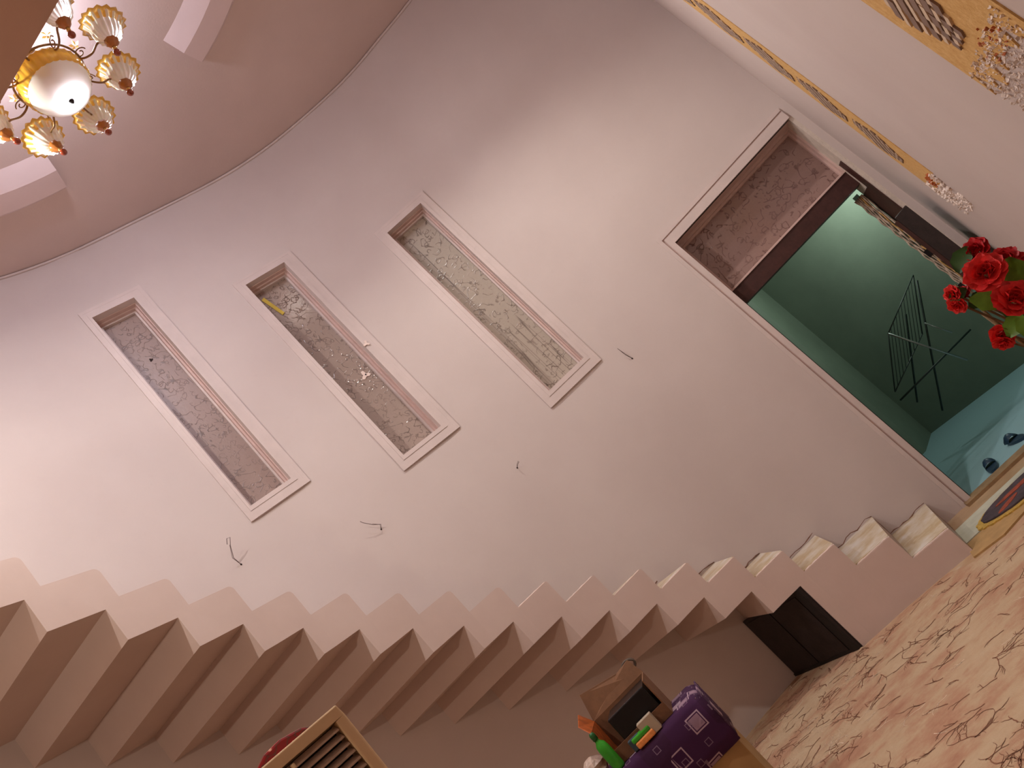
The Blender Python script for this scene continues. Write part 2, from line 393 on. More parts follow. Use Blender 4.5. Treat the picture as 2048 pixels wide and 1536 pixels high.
# ------------------------------------------------------------------ windows
class Plane2:
    def __init__(s, az0, az1):
        a, b = wpt(az0), wpt(az1); s.o = a; s.L = (b-a).length; s.u = (b-a).normalized(); s.n = Vector((-s.u.y, s.u.x))
        if s.n.dot(a) < 0: s.n = -s.n
    def __call__(s, u, z, d): q = s.o+s.u*u+s.n*d; return Vector((q.x, q.y, z))
    def uaz(s, az):
        t = azd(az); A = np.array([[t.x, -s.u.x], [t.y, -s.u.y]]); k = np.linalg.solve(A, [s.o.x, s.o.y]); return float(k[1])
def rectring(pl, out, inn, d0, d1):
    # picture-frame solid between rectangles out/inn (u0,u1,z0,z1), from depth d0 (front) to d1
    mb = MB()
    def q(r, d): return [pl(r[0], r[2], d), pl(r[1], r[2], d), pl(r[1], r[3], d), pl(r[0], r[3], d)]
    vs = q(out, d0)+q(inn, d0)+q(out, d1)+q(inn, d1); fs = []
    for i in range(4):
        j = (i+1) % 4
        fs += [(i, j, 4+j, 4+i), (8+i, 12+i, 12+j, 8+j), (i, 8+i, 8+j, j), (4+i, 4+j, 12+j, 12+i)]
    return mb.add(vs, fs)
panes = [PANE1, PANE2, PANE3]
WPL = []
for k, wdw in enumerate(WIN):
    a0, a1, z0, z1 = wdw['o']; b0, b1, y0, y1 = wdw['i']
    pl = Plane2(a0, a1); WPL.append(pl); L = pl.L
    c_ = pl(L/2, z0, 0); root = tag(empty('window_%d' % (k+1), c_), kind='structure')
    ob = (0, L, z0, z1); ib = (pl.uaz(b0), pl.uaz(b1), y0, y1)
    def lerp(t, e=0): return tuple(ob[i]*(1-t)+ib[i]*t for i in range(4))
    build('outer_moulding', rectring(pl, ob, lerp(.30), -.013, .03), PINK_TRIM, root)
    build('middle_moulding', rectring(pl, lerp(.30), lerp(.66), -.012, .03), PINK_TRIM, root)
    build('inner_moulding', rectring(pl, lerp(.66), lerp(1.0), -.016, .05), PINK_TRIM, root)
    sh = lambda r, e: (r[0]+e*1.2, r[1]-e*1.2, r[2]+e, r[3]-e)
    build('reveal', rectring(pl, sh(ib, -.003), sh(ib, .006), .05, .12), PINK_DARK, root)
    build('sash_step', rectring(pl, sh(ib, -.003), sh(ib, .018), .085, .13), PINK_DARK, root)
    build('sash', rectring(pl, sh(ib, -.003), sh(ib, .030), .115, .15), PINK_TRIM, root)
    r = sh(ib, .02)
    pane = MB().add([pl(r[0], r[2], .14), pl(r[1], r[2], .14), pl(r[1], r[3], .14), pl(r[0], r[3], .14),
                     pl(r[0], r[2], .148), pl(r[1], r[2], .148), pl(r[1], r[3], .148), pl(r[0], r[3], .148)],
                    [(0, 1, 2, 3), (7, 6, 5, 4), (0, 4, 5, 1), (1, 5, 6, 2), (2, 6, 7, 3), (3, 7, 4, 0)])
    po = build('pane', pane, panes[k], root)
    def disc(u, z, rad, d, n=14, wob=.3):
        mb = MB(); vs = []
        for dd in (d, d+.004):
            for i in range(n):
                t = 2*PI*i/n; rr = rad*(1+wob*math.sin(3*t+u*9)); vs.append(pl(u+rr*math.cos(t), z+rr*math.sin(t), dd))
        return mb.add(vs, [tuple(range(n)), tuple(range(n, 2*n))[::-1]]+[(i, (i+1) % n, n+(i+1) % n, n+i) for i in range(n)])
    if k == 0:
        build('hole', disc(ib[0]+.16, z0+1.55, .012, .135), HOLE, po)
    if k == 1:
        mbt = MB(); ux, zz = ib[0]+.055, y1-.10
        R = [(0, 0), (.028, .012), (.07, -.20), (.045, -.21)]
        vs = [pl(ux+a_, zz+b_, .132) for a_, b_ in R]+[pl(ux+a_, zz+b_, .139) for a_, b_ in R]
        mbt.add(vs, [(0, 1, 2, 3), (7, 6, 5, 4), (0, 4, 5, 1), (1, 5, 6, 2), (2, 6, 7, 3), (3, 7, 4, 0)])
        tag(build('tape', mbt, TAPE, po), 'yellow tape stuck at the top of the glass')
        d1 = build('putty_patch', disc(ib[1]-.105, z0+.84, .030, .134, wob=.5), WHITEBIT, po)
        build('putty_patch', disc(ib[1]+.02, z0+.98, .020, -.026, wob=.5), WHITEBIT, root)
        build('hole', disc(ib[1]-.10, z0+.84, .006, .129, wob=0), HOLE, po)
# night air behind the panes
back = MB()
for pl in WPL: pass

# ------------------------------------------------------------------ doorway
pl = Plane2(DOOR['o'][0], 27.3); OUT = pl.n
root = tag(empty('door_1', pl(.6, 0, 0)), kind='structure')
uL0, uL1, uR0 = pl.uaz(14.85), pl.uaz(15.65), pl.uaz(26.55)
def lbar(u0, u1, z0, z1, d0, d1):
    vs = [pl(u, z, d) for d in (d0, d1) for u, z in ((u0, z0), (u1, z0), (u1, z1), (u0, z1))]
    return MB().add(vs, [(0, 1, 2, 3), (7, 6, 5, 4), (0, 4, 5, 1), (1, 5, 6, 2), (2, 6, 7, 3), (3, 7, 4, 0)])
def mitre(u0, u1, uR, zt0, zt1, d0, d1):
    # left jamb moulding + head moulding with mitre: outer u0/zt1, inner u1/zt0
    A = [(u0, 0), (u1, 0), (u1, zt0), (uR, zt0), (uR, zt1), (u0, zt1)]
    vs = [pl(u, z, d) for d in (d0, d1) for u, z in A]
    # left piece 0,1,2,5 ; head 5,2,3,4
    fs = [(0, 1, 2, 5), (5, 2, 3, 4), (6, 11, 8, 7), (11, 10, 9, 8)]
    for i in range(6): j = (i+1) % 6; fs.append((i, j, 6+j, 6+i))
    return MB().add(vs, fs)
uRf = pl.uaz(26.62)
build('outer_moulding', mitre(uL0, uL0+.030, uRf, 2.785, 2.815, -.018, .02), PINK_TRIM, root)
build('middle_moulding', mitre(uL0+.030, uL0+.042, uRf, 2.773, 2.785, -.004, .02), PINK_DARK, root)
build('inner_moulding', mitre(uL0+.042, uL1, uRf, 2.70, 2.773, -.022, .03), PINK_TRIM, root)
build('head_reveal', lbar(uL1-.01, uR0+.01, 2.70, 2.735, .0, THICK), PINK_DARK, root)
build('left_reveal', lbar(uL1-.03, uL1, 0, 2.70, .02, THICK), PINK_TRIM, root)
build('right_reveal', lbar(uR0, uR0+.03, 0, 2.70, .0, THICK), PLASTER, root)
bt, bb = 2.155, 2.02
tr = build('transom_frame', rectring(pl, (uL1, uR0, bt, 2.70), (uL1+.035, uR0-.03, bt+.02, 2.665), .20, .25), PINK_DARK, root)
build('transom_frame_step', rectring(pl, (uL1, uR0, bt, 2.70), (uL1+.018, uR0-.015, bt+.01, 2.68), .16, .205), PINK_DARK, root)
build('transom_pane', lbar(uL1+.01, uR0-.01, bt+.005, 2.68, .235, .243), PANET, root)
build('transom_bar', lbar(uL1, uR0-.0, bb, bt, .17, .27), DARKWOOD, root)
build('left_frame', lbar(uL1, uL1+.012, 0, bb, .06, .27), BLACKWOOD, root)
# brown lining of the right jamb below the bar
build('right_lining', lbar(uR0-.008, uR0+.002, 0.022, bt+.06, .02, .11), DARKWOOD, root)
build('right_lining', lbar(uR0-.008, uR0+.002, 0.022, bb-.06, .11, THICK), DARKWOOD, root)
build('doorway_tile', lbar(uL1-.02, uR0+.02, -.02, .006, .04, THICK+.05), BLUEF, root)
build('threshold', lbar(uL1-.06, uR0+.02, .0, .022, -.10, .05), simple('worn_wood_threshold', (148, 118, 84), .6, .25, 14, .2), root)
# opened leaf swung into the next room
hz = pl(uR0-.03, 0, THICK-.02); ld = azd(24.9)
ln = Vector((-ld.y, ld.x, 0))
def leafbox(a0, a1, t0, t1, z0, z1):
    q = [hz+ld*a0+ln*t0, hz+ld*a1+ln*t0, hz+ld*a1+ln*t1, hz+ld*a0+ln*t1]
    return MB().prism([(v.x, v.y) for v in q], z0, z1)
leaf = build('door_leaf', leafbox(0, .86, 0, .045, .02, 2.0), TEAL, root)
for k in range(7):
    mbc = MB(); zz = np.linspace(.95, 1.97, 60)
    pts_ = [hz+ld*(-.012)+ln*(-.012+k*.010+.0045*math.sin(z*(19+k*5)+k*2)) + Vector((0, 0, z)) + ld*(-.01*abs(math.sin(z*23+k))) for z in zz]
    mbc.tube(pts_, .0065, 5)
    build('carved_strip', mbc, SILVER if k != 2 else simple('carved_gold_paint', (190, 152, 96), .4, .4, 30), leaf)
build('hinge', leafbox(-.03, .02, .0, .035, 1.30, 1.36), BLACKP, leaf)
build('latch', leafbox(-.03, .03, .04, .075, .95, 1.03), BLACKP, leaf)
# next room
gp = [(.3, 8.0), (2.42, 8.42), (2.75, 8.95), (3.72, 7.72), (4.6, 6.3)]
for i in range(4): wall_slab('wall_backroom_%d' % (i+1) if False else 'wall_far', gp[i], gp[i+1], 0, 3.0, GREENW, .12, side=Vector((0, 1)) if i < 2 else Vector((1, .3)))
wall_slab('wall_far_left', (.3, 6.25), (.3, 8.0), 0, 3.0, GREENW, .12, side=Vector((-1, 0)))
struct('wall_far_near', MB().prism([(.3, 6.2), (1.5, 6.18), (1.5, 6.24), (.3, 6.24)], 0, 3.0), GREENW)
struct('wall_far_right', MB().prism([(3.05, 5.95), (4.6, 6.2), (4.6, 6.3), (3.05, 6.05)], 0, 3.0), GREENW)
struct('floor', MB().prism([(.3, 6.15), (4.6, 5.9), (4.6, 9.0), (.3, 9.0)], -.1, .004), BLUEF)
struct('ceiling', MB().prism([(.3, 6.15), (4.7, 5.8), (4.7, 9.2), (.3, 9.2)], 3.0, 3.1), GREENW)

# ------------------------------------------------------------------ staircase
stair = tag(empty('staircase', (P[0][0], P[0][1], 0)), 'pink plastered folded winding staircase rising left under the three slit windows', 'staircase')
NST = 21
for k in range(1, NST+1):
    def prof(k):
        top, s0, s1 = k*RISE, k-1, k
        p = []
        if k >= 10:
            rn = .028; L = (ipt(s0+.5)-ipt(s0)).length*2
            for t in range(5):
                a = PI/2*t/4; p.append((s0+(rn-rn*math.cos(a))/L, top-rn+rn*math.sin(a)))
        else: p.append((s0, top))
        p.append((s1, top))
        if k <= 3: p += [(s1, 0), (s0, 0)]
        else:
            lo = (k-1)*RISE-TH if k > 4 else 0
            p += [(s1, top-TH), (s0+AO, top-TH), (s0+AO, lo), (s0, lo)]
        return p
    pr = prof(k); A_ = []; B_ = []
    for s_, z in pr:
        a, b = ipt(min(s_, 21)), opt(min(s_, 21)); A_.append((a.x, a.y, z)); B_.append((b.x, b.y, z))
    st = build('step', MB().loft(A_, B_), STAIR, stair)
    if k <= 9:
        # marble top set back from the plaster band
        def tr_(s, f, z): a, b = ipt(s), opt(s); q = a+(b-a)*f; return (q.x, q.y, z)
        z0, z1 = k*RISE-.001, k*RISE+.006
        nn = 9; edge = [(k-1+.0+t/nn*1.0) for t in range(nn+1)]
        lo_ = [tr_(min(s, k-.003), .030+.012*noise.noise(Vector((s*7, k, 0))), z1) for s in edge]
        hi_ = [tr_(k-.003, .97, z1), tr_(k-1, .97, z1)]
        loop = lo_+hi_
        mbm = MB(); n_ = len(loop); mbm.add([(x, y, z0) for x, y, _ in loop]+loop, [tuple(range(n_))[::-1], tuple(range(n_, 2*n_))]+[(i, (i+1) % n_, n_+(i+1) % n_, n_+i) for i in range(n_)])
        build('tread', mbm, MARBLE, st)
        # broken white plaster lip along the tread edge
        lp = [Vector(tr_(s, .012+.01*noise.noise(Vector((s*9, k, 3))), k*RISE+.002)) for s in np.linspace(k-1+.03, k-.04, 14)]
        build('plaster_lip', MB().tube(lp, [.003+.0035*abs(noise.noise(Vector((i*1.7, k, 5))))*2 for i in range(14)], 5), WHITEBIT, st)
# dirty joint where lower treads meet the wall
rndc = random.Random(12)
for k in range(1, 7):
    q0 = opt(k-1).lerp(ipt(k-1), .085); q1 = opt(k).lerp(ipt(k), .085); pts_ = []
    for t in np.linspace(0, 1, 9): q = q0.lerp(q1, t); pts_.append((q.x, q.y, k*RISE+.010+rndc.uniform(0, .02)))
    pts_ += [(q1.x, q1.y, k*RISE+.17*f_+rndc.uniform(-.004, .004)) for f_ in (.3, .6, .95)]
    build('grimy_joint', MB().tube(pts_, [rndc.uniform(.0015, .005) for _ in pts_], 5), simple('brown_grime', (120, 84, 66), .9, .3, 40), stair)
# black board closing the space under the fourth step
s_ = 3+AO; a = ipt(s_); b = Vector((-.03, 5.80)); u = (b-a).normalized(); n = Vector((u.y, -u.x)); n = -n if n.x > 0 else n
hatch = tag(empty('cupboard_hatch', ((a+b)/2).to_3d()), 'near black wooden hatch board closing the space under the lowest steps', 'hatch')
def hb(f0, f1, z0, z1, t0, t1):
    q = [a+(b-a)*f0+n*t0, a+(b-a)*f1+n*t0, a+(b-a)*f1+n*t1, a+(b-a)*f0+n*t1]; return MB().prism(q, z0, z1)
build('board', hb(.015, 1, .012, .484, .0, .02), BLACKWOOD, hatch)
build('edge_rail', hb(.015, .10, .012, .484, .02, .032), BOARDEDGE, hatch)
build('panel', hb(.13, .56, .02, .45, .02, .026), BLACKWOOD, hatch)
build('panel', hb(.58, .97, .02, .46, .02, .026), BLACKWOOD, hatch)
build('bottom_rail', hb(.10, 1, .012, .03, .02, .03), BOARDEDGE, hatch)

# ------------------------------------------------------------------ carpet with its branch print
cp = [(-3.6, -1.9), (-.3, -1.9), (1.55, 2.35), (2.45, 4.45), (1.75, 4.80), (1.30, 4.72), (1.10, 4.78), (.98, 4.99), (.62, 5.10), (.44, 5.14), (.36, 5.16), (-.03, 5.77),
      (-.4, 5.66), (-.75, 5.5), (-1.22, 5.25), (-1.7, 5.0), (-2.07, 4.7), (-2.4, 4.36), (-2.7, 3.95), (-2.95, 3.35), (-3.2, 2.6), (-3.4, 1.6)]
carpet = tag(build('carpet', MB().prism(cp, .0005, .010), CARPET), 'beige and rust carpet printed with brown bare branches, covering the lower floor', 'carpet')
def inside(x, y):
    c_ = False; j = len(cp)-1
    for i in range(len(cp)):
        if (cp[i][1] > y) != (cp[j][1] > y) and x < (cp[j][0]-cp[i][0])*(y-cp[i][1])/(cp[j][1]-cp[i][1])+cp[i][0]: c_ = not c_
        j = i
    return c_
def ribbons(n_seed, wid, steps, seedv, ybox, zt, spread=.5):
    rnd = random.Random(seedv); mb = MB()
    def grow(x, y, a, wd, st, dep):
        pts = [(x, y)]
        for _ in range(st):
            a += rnd.uniform(-.45, .45); x += math.cos(a)*.017; y += math.sin(a)*.017; pts.append((x, y))
            if dep < 2 and rnd.random() < .30: grow(x, y, a+rnd.choice((-1, 1))*rnd.uniform(.5, 1.0), wd*.65, int(st*.55), dep+1)
        vs = []
        for i, (px_, py_) in enumerate(pts):
            q = pts[min(i+1, len(pts)-1)]; r = pts[max(i-1, 0)]; dx, dy = q[0]-r[0], q[1]-r[1]; L = math.hypot(dx, dy) or 1
            ww = wd*(1-.8*i/len(pts)); vs += [(px_-dy/L*ww, py_+dx/L*ww, zt), (px_+dy/L*ww, py_-dx/L*ww, zt)]
        if all(inside(v[0], v[1]) for v in vs):
            mb.add(vs, [(2*i, 2*i+1, 2*i+3, 2*i+2) for i in range(len(pts)-1)])
    c_ = 0
    while c_ < n_seed:
        x, y = rnd.uniform(-1.4, 2.4), rnd.uniform(*ybox)
        if inside(x, y): grow(x, y, rnd.gauss(2.7, spread)+rnd.choice((0, 0, PI)), wid, rnd.randint(*steps), 0); c_ += 1
    return mb
tag(build('branch_print', ribbons(560, .0034, (4, 10), 3, (2.6, 5.75), .0112), BRANCH, carpet), kind='stuff')
tag(build('twig_print', ribbons(160, .003, (4, 9), 9, (2.6, 5.75), .0108), BRANCHP, carpet), kind='stuff')
# marble strip + rug by the door
strip = tag(build('floor_mat', MB().prism([(1.20, 5.14), (1.62, 5.10), (2.5, 4.98), (2.62, 5.30), (1.62, 5.47), (1.28, 5.52)], .0, .012), simple('pale_grey_mat', (188, 186, 168), .8, .12, 8, .1)),
            'pale grey flat mat in front of the doorway beside the lowest step', 'mat')
yel = tag(build('floor_mat', MB().prism([(1.12, 4.86), (1.3, 4.76), (1.75, 4.84), (2.5, 4.5), (2.56, 4.96), (1.62, 5.08), (1.20, 5.12)], .0, .011), simple('tan_mat', (176, 140, 92), .8, .15, 10, .2)),
          'tan flat mat between the carpet and the pale mat by the doorway', 'mat')
rc = Vector((1.80, 5.05)); ra = math.radians(-14)
def ell(ax, ay, n=60, fr=0):
    out = []
    for i in range(n):
        t = 2*PI*i/n; r_ = 1+fr*(random.random()-.5); x, y = ax*r_*math.cos(t), ay*r_*math.sin(t)
        out.append((rc.x+x*math.cos(ra)-y*math.sin(ra), rc.y+x*math.sin(ra)+y*math.cos(ra)))
    return out
rug = tag(empty('door_rug', (rc.x, rc.y, .011)), 'dark oval rug with ragged mustard fringe lying by the doorway', 'rug')
build('fringe', MB().prism(ell(.48, .25, 90, .06), .011, .020), RUGY, rug)
build('pile', MB().prism(ell(.44, .205, 70, .03), .011, .030), RUGD, rug)
def blob(cx, cy, a_, b_, r0, z0, z1, n=24):
    o_ = []
    for i in range(n):
        t = 2*PI*i/n; x, y = cx+a_*math.cos(t)*math.cos(r0)-b_*math.sin(t)*math.sin(r0), cy+a_*math.cos(t)*math.sin(r0)+b_*math.sin(t)*math.cos(r0)
        o_.append((rc.x+x*math.cos(ra)-y*math.sin(ra), rc.y+x*math.sin(ra)+y*math.cos(ra)))
    return MB().prism(o_, z0, z1)
build('red_patch', blob(-.1, .06, .22, .035, .1, .026, .033), RUGR, rug)
build('red_patch', blob(-.26, -.07, .09, .03, .5, .026, .032), RUGR, rug)

# slippers just beyond the threshold
def slipper(x, y, a, lab):
    t = empty('slipper', (x, y, .004), a)
    so = MB(); n_ = 20; o_ = []
    for i in range(n_):
        q = 2*PI*i/n_; o_.append((.125*math.cos(q), .045*math.sin(q)*(1+.15*math.cos(q))))
    so.prism(o_, 0, .022); build('sole', so, SLIPM, t, raw=True)
    up = MB(); vs = []
    for i in range(7):
        x_ = .02+i*.014
        for j in range(7):
            q = PI*j/6; hgt = .055*math.sin(PI*(i+1.5)/9); vs.append((x_, .045*math.cos(q), .018+hgt*math.sin(q)))
    up.add(vs, [(i*7+j, i*7+j+1, (i+1)*7+j+1, (i+1)*7+j) for i in range(6) for j in range(6)], True)
    build('strap', up, SLIPM, t, raw=True)
    tag(t, lab, 'slipper', 'navy slippers beyond the doorway'); return t
slipper(1.93, 5.97, 1.2, 'navy rubber slipper on the blue floor, the one nearer the left jamb')
slipper(2.21, 6.04, 1.6, 'navy rubber slipper on the blue floor, the one farther right by the frame edge')

# folding drying rack against the green wall
rack = tag(empty('drying_rack', (2.9, 7.9, 0)), 'folding wire clothes drying rack against the wall of the dim green room', 'drying rack')
D0, D1 = 7.35, 7.75
def R(px_az, el_, d): return polar(px_az, el_, d)
A1, A2, A3, A4 = R(20.1, -1.9, D0), R(23.8, -.4, D1), R(17.6, -4.8, D0), R(21.4, -3.4, D1)
build('wing_frame', MB().tube([A1, A2], .006, 6).tube([A1, A3], .006, 6).tube([A2, A4], .006, 6).tube([A3, A4], .006, 6), STEELD, rack)
for k in range(1, 10):
    t = k/10; p0 = A1.lerp(A3, t) if k > 5 else A1.lerp(A2, t*1.7); p1 = A2.lerp(A4, t)
    build('wire', MB().tube([A1.lerp(A2, t), A3.lerp(A4, t)], .003, 5), STEELD, rack)
build('arm', MB().tube([R(20.1, -1.9, 7.2), R(21.9, -6.4, 7.3)], .008, 6), STEEL, rack)
build('arm', MB().tube([R(22.0, -3.0, 7.5), R(22.6, -4.6, 7.5)], .006, 6), STEEL, rack)
build('leg', MB().tube([R(17.4, -5.4, 7.3), R(23.4, -5.2, 7.6)], .009, 6), STEELD, rack)
build('leg', MB().tube([R(23.7, -.8, 7.6), R(18.6, -7.6, 7.7)], .009, 6), STEELD, rack)
build('leg', MB().tube([R(21.7, -1.8, 7.6), R(18.0, -6.2, 7.8)], .009, 6), STEELD, rack)

# ------------------------------------------------------------------ loose wires in the wall
def wire(az, z, stub, lab):
    q = wpt(az); n_ = Vector((-q.x, -q.y)).normalized(); t_ = Vector((n_.y, -n_.x))
    base_ = Vector((q.x, q.y, z)); g = empty('wall_wire', base_)
    pts_ = [base_+Vector((n_.x, n_.y, 0))*a_+Vector((t_.x, t_.y, 0))*b_+Vector((0, 0, c_)) for a_, b_, c_ in stub]
    build('strand', MB().tube(pts_, .0020, 6), WIRE, g)
    pts2 = [p_+Vector((t_.x, t_.y, 0))*.006*(i % 2)+Vector((0, 0, .004*i)) for i, p_ in enumerate(pts_[:3])]
    build('strand', MB().tube(pts2, .0014, 5), WIRE, g)
    build('hole', MB().lathe([(.006, -.001), (.006, .001), (0.0001, .0012)], 10, Matrix.Translation(base_+Vector((n_.x, n_.y, 0))*.002) @ n_.to_3d().to_track_quat('Z', 'Y').to_matrix().to_4x4()), HOLE, g)
    tag(g, lab, 'wire'); return g
wire(-23.1, 3.00, [(0, 0, 0), (.05, .01, .05), (.10, -.02, .11), (.12, -.05, .15), (.11, -.03, .16), (.10, -.01, .13)], 'grey loose wire with a bent loop left of the three slit windows')
wire(-14.3, 2.62, [(0, 0, 0), (.03, -.02, .02), (.05, .02, .05), (.07, .06, .10), (.08, .07, .12)], 'bent grey wire stub between the left and middle slit windows')
wire(-4.1, 2.33, [(0, 0, 0), (.03, -.02, .01), (.05, -.04, .015)], 'short grey wire stub between the middle and right slit windows')
wire(7.5, 2.33, [(0, 0, 0), (.03, .01, .05), (.05, .02, .12)], 'short upright grey wire stub between the right slit window and the doorway')

# ------------------------------------------------------------------ decorated wallpaper strips on the right wall
def rpt(u, z, off): q = RC+RD*u+RN*off; return Vector((q.x, q.y, z))
def rbox(u0, u1, z0, z1, o0, o1):
    vs = [rpt(u, z, o_) for o_ in (o0, o1) for u, z in ((u0, z0), (u1, z0), (u1, z1), (u0, z1))]
    return MB().add(vs, [(0, 1, 2, 3), (7, 6, 5, 4), (0, 4, 5, 1), (1, 5, 6, 2), (2, 6, 7, 3), (3, 7, 4, 0)])
def diamond(u0, z0, w_, h_, seedv):
    # basket weave diamond of flat laths: dark and pale
    Dk, Pl = MB(), MB()
    n_ = 12
    for i in range(n_):
        f = (i+.5)/n_
        half = 1-abs(2*f-1)*.75
        zc = z0+h_*f
        for j in range(5):
            g = (j+.5)/5-.5
            uc = u0+g*w_*half*1.1+(f-.5)*w_*.25
            tgt = Pl if (i+j) % 2 else Dk
            l_, hh = w_*half*.24, h_/n_*.8; k2 = .30 if tgt is Pl else .5
            vs = []
            for o_ in (.003, .008):
                for a_, b_ in ((-l_/2, -hh*k2-l_*.18), (l_/2, -hh*k2+l_*.18), (l_/2, hh*k2+l_*.18), (-l_/2, hh*k2-l_*.18)): vs.append(rpt(uc+a_, zc+b_, o_))
            tgt.add(vs, [(0, 1, 2, 3), (7, 6, 5, 4), (0, 4, 5, 1), (1, 5, 6, 2), (2, 6, 7, 3), (3, 7, 4, 0)])
            vs = []
            for o_ in (.002, .005):
                for a_, b_ in ((-l_/2, hh*.42-l_*.18), (l_/2, hh*.42+l_*.18), (l_/2, hh*.42+l_*.18+.006), (-l_/2, hh*.42-l_*.18+.006)): vs.append(rpt(uc+a_, zc+b_, o_))
            Dk.add(vs, [(0, 1, 2, 3), (7, 6, 5, 4), (0, 4, 5, 1), (1, 5, 6, 2), (2, 6, 7, 3), (3, 7, 4, 0)])
    return Dk, Pl
def crumble(u0, u1, zt, zb, seedv, n_=90, cs=1):
    rnd = random.Random(seedv); mb = MB()
    for _ in range(n_):
        u = rnd.uniform(u0, u1); f = rnd.random(); z = zt-(zt-zb)*f
        s_ = cs*rnd.uniform(.008, .03)*(1.2-f*.6); Rm = Matrix.Rotation(rnd.uniform(0, 3), 3, 'X') @ Matrix.Rotation(rnd.uniform(0, 3), 3, 'Z')
        mb.box(rpt(u, z, .004), (s_*1.8, s_*.45, s_*1.3), Rm)
    return mb
def strip_(az0, az1, zb, label, dia, seedv, cn_=260, cs=.45):
    u0, u1 = rw(az0)[0], rw(az1)[0]; u0, u1 = min(u0, u1), max(u0, u1)
    g = tag(empty('wallpaper_strip', rpt((u0+u1)/2, zb, 0)), label, 'wallpaper strip', 'mustard wallpaper strips on the right wall')
    n_ = 16; rnd = random.Random(seedv); vs = []
    bot = [(u0+(u1-u0)*i/n_, zb+rnd.uniform(-.04, .05)) for i in range(n_+1)]
    A_ = bot+[(u1, H-.02), (u0, H-.02)]
    mb = MB().add([rpt(u, z, .0) for u, z in A_]+[rpt(u, z, .0035) for u, z in A_], [tuple(range(len(A_))), tuple(range(len(A_), 2*len(A_)))[::-1]]+[(i, (i+1) % len(A_), len(A_)+(i+1) % len(A_), len(A_)+i) for i in range(len(A_))])
    paper = build('paper', mb, MUSTARD, g)
    for (zc, hh) in dia:
        Dk, Pl = diamond((u0+u1)/2, zc-hh/2, (u1-u0)*.62, hh, seedv)
        build('dark_lattice', Dk, LATT_D, paper); build('pale_lattice', Pl, LATT_L, paper)
    tag(build('crumbled_plaster', crumble(u0+.02, u1-.02, zb+.05, zb-.20, seedv, cn_, cs), STUCCO, g), kind='stuff')
    tag(build('rust_petals', crumble(u0+(u1-u0)*.45, u1-.10, zb+.06, zb-.01, seedv+5, 26, cs*1.3), RUSTY, g), kind='stuff')
    return g, u0, u1
strip_(28.45, 29.12, 1.53, 'narrow looking mustard wallpaper strip nearer the doorway corner with grey lattice diamonds', [(1.88+.35*k_, .30) for k_ in range(11)], 4, 260, .4)
strip_(34.45, 38.1, 1.49, 'broad looking mustard wallpaper strip at the upper right, nearest the viewer', [(1.72+.35*k_, .30) for k_ in range(11)], 8, 900, .16)

# tall dark board added to fill the dark area beside the doorway
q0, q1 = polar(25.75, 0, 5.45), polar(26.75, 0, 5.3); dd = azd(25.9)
cab = tag(empty('dark_area_board', ((q0+q1)/2).xy.to_3d()), 'tall dark brown board added to fill the dark area beside the doorway at the right wall', 'board')
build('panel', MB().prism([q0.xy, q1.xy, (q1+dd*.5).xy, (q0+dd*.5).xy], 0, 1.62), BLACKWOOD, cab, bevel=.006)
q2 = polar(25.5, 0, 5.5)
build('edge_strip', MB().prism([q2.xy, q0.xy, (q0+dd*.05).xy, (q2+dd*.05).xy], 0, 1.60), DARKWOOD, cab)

# ------------------------------------------------------------------ roses on a vase near the viewer
VB = polar(26.6, 0, 2.02); VB.z = 0
vase = tag(empty('floor_vase', VB), 'tall teal vase by the right wall, holding the red roses', 'vase')
build('body', MB().lathe([(.001, 0), (.09, 0), (.12, .06), (.13, .3), (.10, .62), (.055, .82), (.05, .9), (.065, .94), (.058, .94), (.045, .9), (.04, .8), (.001, .78)], 28, Matrix.Translation(VB)), VASEM, vase)
bouquet = tag(empty('rose_bouquet', VB+Vector((0, 0, .85))), 'bunch of red artificial roses with green leaves at the right edge', 'flowers')
def rose_mesh(seedv):
    rnd = random.Random(seedv); mb = MB()
    for ring, (n_, r0, tilt, sz) in enumerate([(3, .004, .15, .020), (5, .009, .45, .024), (6, .015, .85, .027), (7, .020, 1.25, .030)]):
        for k in range(n_):
            a = 2*PI*k/n_+ring*.5+rnd.uniform(-.15, .15); tl = tilt+rnd.uniform(-.12, .12); vs = []
            for i in range(5):
                v = i/4
                for j in range(5):
                    u = (j-2)/2
                    wd = sz*(.45+.75*math.sin(PI*min(1, v*.62+.12)))
                    x = u*wd; y = v*sz*1.25; cup = -.35*u*u*sz+.25*sz*v*v*(1 if ring > 1 else -.4)+rnd.uniform(-.001, .001)+.0025*math.sin(u*7+k)*v
                    # petal frame: outward lean
                    rr = r0+y*math.sin(tl)-cup*math.cos(tl)*-1; zz = y*math.cos(tl)+cup*math.sin(tl)*-1
                    vs.append((rr*math.cos(a)-x*math.sin(a), rr*math.sin(a)+x*math.cos(a), zz))
            mb.add(vs, [(i*5+j, i*5+j+1, (i+1)*5+j+1, (i+1)*5+j) for i in range(4) for j in range(4)], True)
    return mb
def orient(p, d, s=1.0): return Matrix.Translation(p) @ Vector(d).to_track_quat('Z', 'Y').to_matrix().to_4x4() @ Matrix.Scale(s, 4)
def tmb(mb, Mx):
    r = MB(); r.v = [tuple(Mx @ Vector(v)) for v in mb.v]; r.f = list(mb.f); r.sm = list(mb.sm); return r
cam_p = Vector((0, 0, EYE))
